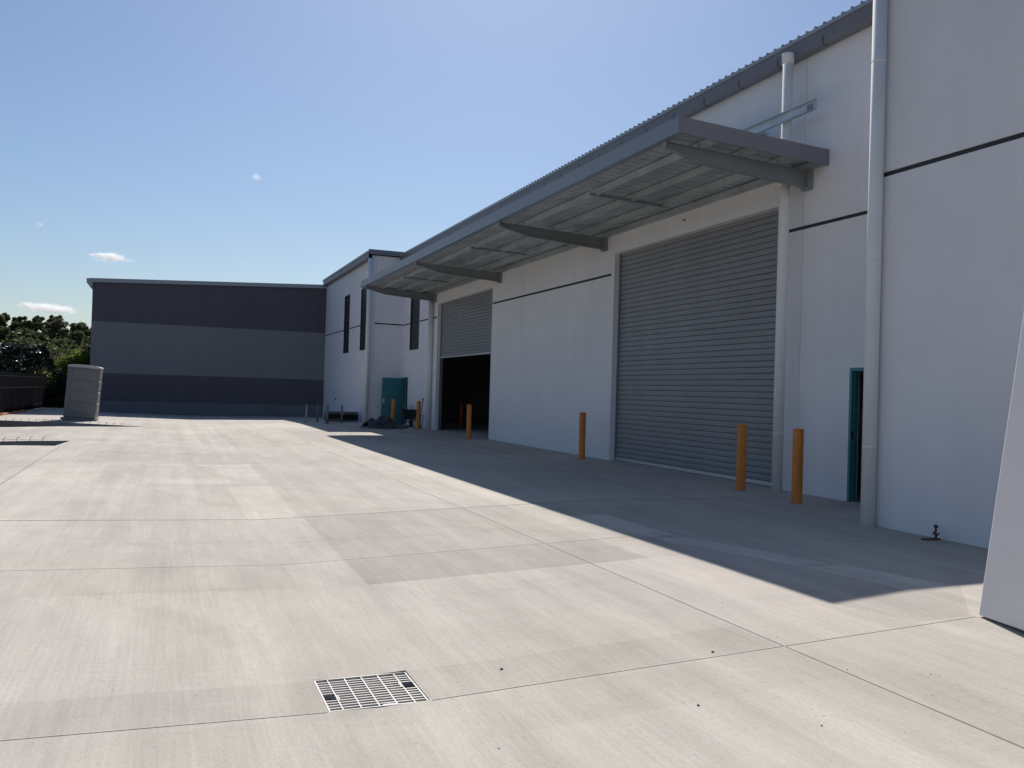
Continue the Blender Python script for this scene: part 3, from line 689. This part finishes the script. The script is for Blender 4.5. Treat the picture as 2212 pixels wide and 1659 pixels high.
for sx in (-1, 1):
    for sy in (-1, 1): box(bm, sx*hw-.035*(sx > 0)-.012*(sx < 0), sx*hw+.012*(sx > 0)+.035*(sx < 0), sy*dp-.035*(sy > 0)-.012*(sy < 0), sy*dp+.012*(sy > 0)+.035*(sy < 0), .12, H-.02)
obj('corner_post', bm, TOIL, t, bevel=.01)
bm = new(); N_ = 10
arc = [(-hw-.03, H-.06)]+[((hw+.03)*math.sin(-1.35+2.7*k/N_)/math.sin(1.35), H+.0+.055*(math.cos(-1.35+2.7*k/N_)-math.cos(1.35))/(1-math.cos(1.35))) for k in range(N_+1)]+[(hw+.03, H-.06)]
prism(bm, arc, -dp-.03, dp+.03, 'y'); obj('roof', bm, TOILT, t, bevel=.012)
bm = new(); box(bm, -hw-.03, hw+.03, -dp-.03, dp+.03, .0, .10); box(bm, -hw-.10, -hw-.03, -dp, -dp+.10, 0, .09); box(bm, hw+.03, hw+.08, -dp, -dp+.1, 0, .09)
obj('base_skid', bm, STAKE, t, bevel=.01)

# ---------------------------------------------------------------- drain grate
dz = gz(1.15, 4.9)
t = thing('drain_grate', (1.15, 4.935, dz), 'galvanised steel grate over the square drain pit', 'grate')
def dzl(x, y): return gz(x+1.15, y+4.935)-dz
x0, x1, y0, y1 = -.278, .278, -.262, .262
bm = new()
for a, b, c, d in ((x0, x1, y0, y0+.007), (x0, x1, y1-.007, y1), (x0, x0+.007, y0+.007, y1-.007), (x1-.007, x1, y0+.007, y1-.007)): box(bm, a, b, c, d, -.035, .006)
obj('frame', bm, GALVP, t)
bm = new(); nb = 13
for k in range(1, nb):
    y = y0+.012+(y1-y0-.024)*k/nb
    xa, xb = x0+.007, x1-.007
    if k in (5, 6): xa += .075
    if k in (7, 8): xb -= .075
    box(bm, xa, xb, y-.0034, y+.0034, -.03, .0035)
for k in range(1, 6):
    x = x0+.012+(x1-x0-.024)*(k-.35)/5.3
    box(bm, x-.0026, x+.0026, y0+.007, y1-.007, -.008, .0042)
obj('bearing_bars', bm, GALVP, t)
for xa, ya in ((x0+.087, -.055), (x1-.087, .055)):
    bm = new(); box(bm, xa-.0025, xa+.0025, ya-.042, ya+.042, -.028, .004); s = 1 if xa < 0 else -1
    box(bm, min(xa, xa+.04*s), max(xa, xa+.04*s), ya-.003, ya+.003, -.028, .0035); obj('lifting_socket', bm, GALVP, t)
bm = new(); box(bm, .02, .10, y0+.013, y0+.028, -.001, .0048); obj('maker_tag', bm, PIPEW, t)
bm = new()
for a, b, c, d in ((-.30, .30, -.30, -.262), (-.30, .30, .262, .30), (-.30, -.278, -.262, .262), (.278, .30, -.262, .262)): box(bm, a, b, c, d, -.9, -.04)
box(bm, -.30, .30, -.30, .30, -.95, -.9); obj('pit', bm, mat('dark_pit_concrete', (.05, .045, .04), .9), t)  # pit sides and floor in one near-black colour, far darker than the slab

# standpipe tap by the near wall
t = thing('garden_tap', (8.30, 7.45, 0), 'small rusty tap standpipe at the foot of the white wall', 'tap'); t.scale = (.72, .72, .85)
bm = new(); tube(bm, [(0, 0, 0), (0, 0, .16)], .016, 10); tube(bm, [(0, 0, .10), (-.05, -.02, .11), (-.09, -.03, .08)], .014, 8); obj('standpipe', bm, RUST, t)
bm = new(); tube(bm, [(0, 0, .16), (0, 0, .20)], .030, 8); obj('tap_head', bm, FRAME, t)
bm = new(); box(bm, -.26, .05, -.05, .05, .0, .022); obj('base_plate', bm, RUST, t)
bm = new(); tube(bm, [(0, 0, 0), (.045, .02, .05), (.10, .03, .08)], .012, 6); obj('brace', bm, RUST, t)

# pebbles
pl = [(3.36, 4.74, .011, 'dark pebble close to the joint line right of the drain'), (2.75, 4.0, .009, 'dark pebble on the open slab, right of the drain and nearer the camera'), (3.17, 3.52, .006, 'small brown pebble on the near slab by the long joint'),
      (1.98, 4.98, .011, 'flattened dark scrap lying just right of the drain grate')]
for i, (x, y, r, lab) in enumerate(pl):
    o = obj('pebble', rock(r, 20+i, .6), PEB); o.location = (x, y, gz(x, y)+r*.35); tag(o, lab, 'pebble', 'pebbles on the slab')
me_ = None
for i in range(24):
    x, y = random.uniform(-3, 5), random.uniform(2.6, 11)
    if me_ is None:
        o = obj('stone_chip', rock(.0038, 5, .6), PEB); me_ = o.data
    else: o = bpy.data.objects.new('stone_chip', me_); COL.objects.link(o)
    o.location = (x, y, gz(x, y)+.002); s = random.uniform(.5, 1.3); o.scale = (s, s*.8, s)
    tag(o, 'tiny dark stone chip scattered on the concrete', 'stone', 'stone chips scattered on the concrete')

# ---------------------------------------------------------------- starter bars along the trenches
def sbar_mesh():
    bm = new(); tube(bm, [(0, 0, -.02), (0, 0, .05), (.008, 0, .072), (.03, 0, .082), (.055, 0, .08)], .006, 6)
    fixn(bm); me = bpy.data.meshes.new('starter_bar'); bm.to_mesh(me); bm.free(); me.materials.append(STEELR); return me
sm = sbar_mesh()
def bars(a, b, n, lab, grp, sc=1, off=0):
    for i in range(n):
        k = (i+.5)/n; x, y = a[0]+(b[0]-a[0])*k, a[1]+(b[1]-a[1])*k
        o = bpy.data.objects.new('starter_bar', sm); COL.objects.link(o); o.location = (x, y+.03, gz(x, y)); o.scale = (sc,)*3; o.rotation_euler.z = random.uniform(-.3, .3)
        tag(o, lab, 'bar', grp)
bars((-4.6, 23.97), (-2.72, 24.98), 7, 'hooked steel starter bar on the far edge of the nearer trench', 'starter bars along the nearer trench', 1.1)
bars((-6.1, 36.9), (-1.3, 34.5), 18, 'hooked steel starter bar on the far edge of the farther trench', 'starter bars along the farther trench', 1.1)
bm = new(); tube(bm, [(-4.8, 23.92, gz(-4.8, 23.9)+.045), (-2.5, 25.14, gz(-2.5, 25.1)+.045)], .004, 5); o = obj('tie_wire', bm, STEELR); tag(o, 'thin wire strung along the starter bars of the nearer trench', 'wire')

# ---------------------------------------------------------------- fence, brick edging
fn = thing('steel_fence', (-6.60, 47, -.1), 'black steel paling fence with dark cloth along its lower half', 'fence')
bm = new(); y = 33.0
while y < 58.5: box(bm, -.012, .012, y-47, y-47+.024, .05, 1.95); y += .115
obj('palings', bm, BLACKF, fn)
for z in (.25, 1.21, 1.75):
    bm = new(); box(bm, -.02, .02, -14, 11.5, z, z+.04); obj('rail', bm, BLACKF, fn)
for i in range(11):
    bm = new(); y = -14+i*2.5; box(bm, -.03, .03, y-.03, y+.03, -.1, 2.02); obj('post', bm, BLACKF, fn)
bm = new(); n = 60; rows = [[bm.verts.new((.045+.01*math.sin(i*1.1+k), -14+i*20.0/n, .08+k*.28)) for k in range(5)] for i in range(n+1)]
for i in range(n):
    for k in range(4): bm.faces.new((rows[i][k], rows[i+1][k], rows[i+1][k+1], rows[i][k+1]))
o = obj('shade_cloth', bm, BLACKCLOTH, fn); md = o.modifiers.new('s', 'SOLIDIFY'); md.thickness = .004
bm = new(); box(bm, -.11, .11, -.05, .05, 0, .07); fixn(bm); bme = bpy.data.meshes.new('brick'); bm.to_mesh(bme); bm.free(); bme.materials.append(BRICK)
for i in range(52):
    o = bpy.data.objects.new('brick', bme); COL.objects.link(o); y = 35.5+i*.265
    o.location = (-6.43+random.uniform(-.04, .04), y, gz(-6.5, y)-.01+random.uniform(0, .03)); o.rotation_euler = (random.uniform(-.25, .25), random.uniform(-.2, .2), 1.3+random.uniform(-.5, .5))
    tag(o, 'orange brick in the loose edging row at the foot of the fence', 'brick', 'orange bricks edging the concrete')

# ---------------------------------------------------------------- trees and shrubs
def leaf_cluster(bm, c, r, n, size, rs, shellp=.55, sq=(1, 1, .8), long=1.8):
    for _ in range(n):
        d = Vector((rs.gauss(0, 1), rs.gauss(0, 1), rs.gauss(0, 1))).normalized()
        q = r*(shellp+(1-shellp)*rs.random()**.6)*(1+.15*rs.gauss(0, 1))
        p = Vector(c)+Vector((d.x*q*sq[0], d.y*q*sq[1], d.z*q*sq[2]))
        nrm = (d+Vector((rs.gauss(0, .7), rs.gauss(0, .7), rs.gauss(0, .7)))).normalized()
        u = nrm.orthogonal().normalized(); u = (Matrix.Rotation(rs.random()*6.28, 3, nrm) @ u); v = nrm.cross(u)
        s = size*rs.uniform(.6, 1.3); a, b = u*s*long*.5, v*s*.5
        bm.faces.new([bm.verts.new(p-a), bm.verts.new(p-a*.1+b), bm.verts.new(p+a), bm.verts.new(p-a*.1-b)])
def tree(name, x, y, h, wdt, lab, cat, lm, seed, size=.2, n=5200, trunk=.34, lobes=15, open_=.0, grp=None, z=None, parts=True):
    rs = random.Random(seed); zb = hz(x, y) if z is None else z
    if parts: t = thing(name, (x, y, zb), lab, cat, grp)
    bt = new(); bl = new()
    ht = h*trunk; lean = Vector((rs.uniform(-.1, .1)*h, rs.uniform(-.1, .1)*h, 0)); tr = max(.04, h*.018)
    fork = lean*.5+Vector((0, 0, ht)); tube(bt, [(0, 0, -.3), lean*.2+Vector((0, 0, ht*.5)), fork], [tr*1.4, tr*1.1, tr], 8)
    for i in range(lobes):
        a = 2.4*i+rs.uniform(-.4, .4); k = (i+.5)/lobes; rad = wdt*.5*(.25+.75*rs.random()**.7)*math.sin(math.pi*min(.96, .16+.80*(1-k)))**.6
        zc = ht+(h-ht)*(.06+.88*k**.85)
        c = Vector((math.cos(a)*rad, math.sin(a)*rad, zc))+lean*k; r = wdt*rs.uniform(.15, .25)*(1-.25*k)
        mid = fork.lerp(c, .5)+Vector((0, 0, -.05*h)); tube(bt, [fork, mid, c], [tr*.65, tr*.4, tr*.12], 6)
        for s_ in range(5):
            c2 = c+Vector((rs.gauss(0, r*.55), rs.gauss(0, r*.55), rs.gauss(0, r*.38)))
            leaf_cluster(bl, c2, r*rs.uniform(.4, .62)*(1-open_*.3), int(n/lobes/5), size, rs)
    if parts:
        obj('trunk', bt, BARK, t); obj('crown', bl, lm, t, fix=False); return t
    return bt, bl, Vector((x, y, zb))
def bush(name, x, y, h, wdt, lab, lm, seed, size=.1, n=7000, z=None, cat='shrub', grp=None):
    rs = random.Random(seed); zb = hz(x, y) if z is None else z
    t = thing(name, (x, y, zb), lab, cat, grp); bl = new(); bt = new()
    for i in range(26):
        a = rs.random()*6.28; k = rs.random(); zc = h*(.12+.72*k); rad = wdt*.5*(rs.random()**.5)*math.sqrt(max(.05, 1-(k*.95)**2))*.85
        c = Vector((math.cos(a)*rad, math.sin(a)*rad, zc)); tube(bt, [(c.x*.15, c.y*.15, -.1), (c.x*.5, c.y*.5, zc*.6), c], [.03, .02, .006], 5)
        leaf_cluster(bl, c, h*rs.uniform(.11, .2), n//26, size, rs)
    obj('stems', bt, BARK, t); obj('foliage', bl, lm, t, fix=False); return t

tree('gum_tree', -18.0, 125, 6.8, 4.6, 'rounded dark gum tree, tallest on the skyline at the left', 'tree', LEAF_G, 1, .24, 6500, .3)
tree('gum_tree', -15.4, 120, 6.2, 3.4, 'narrow bushy gum tree on the skyline above the fence', 'tree', LEAF_G, 2, .24, 5200, .3)
tree('gum_tree', -11.3, 110, 6.1, 4.6, 'wispy gum tree with an open crown, midway along the skyline', 'tree', LEAF_B, 3, .2, 3200, .5, 13, .8)
tree('gum_tree', -8.3, 112, 5.4, 3.6, 'gum tree rising just beside the grey warehouse corner', 'tree', LEAF_G, 4, .22, 4800, .35)
# the wooded hillside behind them reads as one mass
bt, bl = new(), new(); rs = random.Random(40)
for i in range(150):
    y = rs.uniform(78, 165); x = -.155*y+rs.uniform(-26, 17) if i > 70 else -.118*y+rs.uniform(-6, 7)
    if x > -4.2-(y-80)*.0: continue
    h = rs.uniform(3.4, 5.2)*(.62 if y < 95 else 1)
    if y > 100: h = min(h, (2.1+.052*y*.82)-hz(x, y))
    if y <= 100: h = min(h, 1.5+.036*y-hz(x, y))
    a, b, c = tree('w', x, y, h, rs.uniform(3.4, 5.5), '', '', None, 100+i, .34, 1500, .22, 8, parts=False)
    for src, dst in ((a, bt), (b, bl)):
        bmesh.ops.translate(src, verts=src.verts[:], vec=c); tmp = bpy.data.meshes.new('t'); src.to_mesh(tmp); src.free(); dst.from_mesh(tmp); bpy.data.meshes.remove(tmp)
wd = obj('woodland', bl, leaf_mat('woodland_leaves', (0.055, 0.07, 0.028), (0.18, 0.20, 0.085), nscale=.25, trans=.35), fix=False); tag(wd, 'mixed bushland covering the hillside behind the yard', 'woodland', kind='stuff')
obj('trunks', bt, BARK, wd)
tree('glossy_tree', -9.2, 61, 4.1, 3.6, 'dark tree with glossy sunlit leaves behind the fence at far left', 'tree', LEAF_S, 5, .13, 11000, .2, 20)
tree('glossy_tree', -8.35, 68, 4.2, 1.9, 'narrow blackish tree just right of the glossy leaved one', 'tree', LEAF_S, 6, .12, 6000, .2, 16)
bush('shrub', -7.25, 61, 2.5, 2.6, 'sunlit lime green shrub low above the fence', LEAF_L, 7, .1, 6500)
bush('shrub', -5.5, 66, 4.0, 2.9, 'tall lime topped shrub against the corner of the grey warehouse', LEAF_L, 8, .12, 9000)
bush('shrub', -7.6, 72, 3.7, 2.6, 'olive shrub between the lime green ones', LEAF_B, 9, .13, 5500)
bush('shrub', -10.2, 70, 3.4, 3.2, 'olive shrub partly hidden behind the glossy tree', LEAF_B, 11, .13, 5500)
for i, (x, y, h, wd_, lab) in enumerate([(-5.75, 58.6, 2.6, 2.1, 'dark shaded hedge bush directly behind the portable toilet'), (-6.6, 59.5, 1.8, 1.6, 'low dark hedge bush left of the toilet, behind the fence end'), (-4.6, 59.6, 3.1, 2.0, 'dark hedge bush touching the grey warehouse side'), (-7.7, 58.9, 1.5, 1.5, 'low dark bush behind the cloth covered fence')]):
    bush('hedge_bush', x, y, h, wd_, lab, LEAF_D, 50+i, .1, 6500, cat='hedge')

# ---------------------------------------------------------------- clouds far off
def cloud(c, sx, sz, lab, dens, seed, sy=None, parts=7):
    sy = sy or sx*.6
    rs = random.Random(seed); bm = new()
    bmesh.ops.create_icosphere(bm, subdivisions=3, radius=1)
    for v in bm.verts: v.co = Vector((v.co.x*sx, v.co.y*sy, v.co.z*sz))
    m = bpy.data.materials.new('cloud_vapour'); m.use_nodes = True; N, L = nodes(m)
    N.remove(N['Principled BSDF']); out = N['Material Output']; pv = N.new('ShaderNodeVolumePrincipled')
    pv.inputs['Color'].default_value = (.98, .98, .98, 1); pv.inputs['Anisotropy'].default_value = .35
    tc = N.new('ShaderNodeTexCoord'); mp = N.new('ShaderNodeMapping'); mp.inputs['Scale'].default_value = (1/sx, 1/sy, 1/sz)
    L.new(tc.outputs['Object'], mp.inputs[0]); ln = N.new('ShaderNodeVectorMath'); ln.operation = 'LENGTH'; L.new(mp.outputs[0], ln.inputs[0])
    nz = N.new('ShaderNodeTexNoise'); nz.inputs['Scale'].default_value = 3.2/sx; nz.inputs['Detail'].default_value = 6; nz.inputs['Roughness'].default_value = .62
    mp2 = N.new('ShaderNodeMapping'); mp2.inputs['Scale'].default_value = (.7, .7, 1.5); mp2.inputs['Location'].default_value = (seed*37., 0, 0)
    L.new(tc.outputs['Object'], mp2.inputs[0]); L.new(mp2.outputs[0], nz.inputs['Vector'])
    a = N.new('ShaderNodeMath'); a.operation = 'MULTIPLY_ADD'; L.new(nz.outputs[0], a.inputs[0]); a.inputs[1].default_value = 1.9
    s_ = N.new('ShaderNodeMath'); s_.operation = 'MULTIPLY'; L.new(ln.outputs['Value'], s_.inputs[0]); s_.inputs[1].default_value = -1.0
    L.new(s_.outputs[0], a.inputs[2])
    mr = N.new('ShaderNodeMapRange'); mr.inputs[1].default_value = .22; mr.inputs[2].default_value = .62; mr.inputs[3].default_value = 0; mr.inputs[4].default_value = dens
    L.new(a.outputs[0], mr.inputs[0]); L.new(mr.outputs[0], pv.inputs['Density']); L.new(pv.outputs[0], out.inputs['Volume'])
    o = obj('cloud', bm, m); o.location = c; tag(o, lab, 'cloud', 'small white clouds')
cloud((-85, 1500, 197), 36, 10, 'small flat white cloud above the left end of the grey warehouse', .10, 1)
cloud((-170, 1500, 112), 52, 11, 'long low white cloud just above the tree line', .10, 2)
cloud((130, 1500, 350), 11, 9, 'tiny faint cloud puff high above the grey warehouse', .06, 3)
cloud((-186.5, 1500, 238), 8, 6, 'tiny faint cloud puff at the far left of the sky', .05, 4)
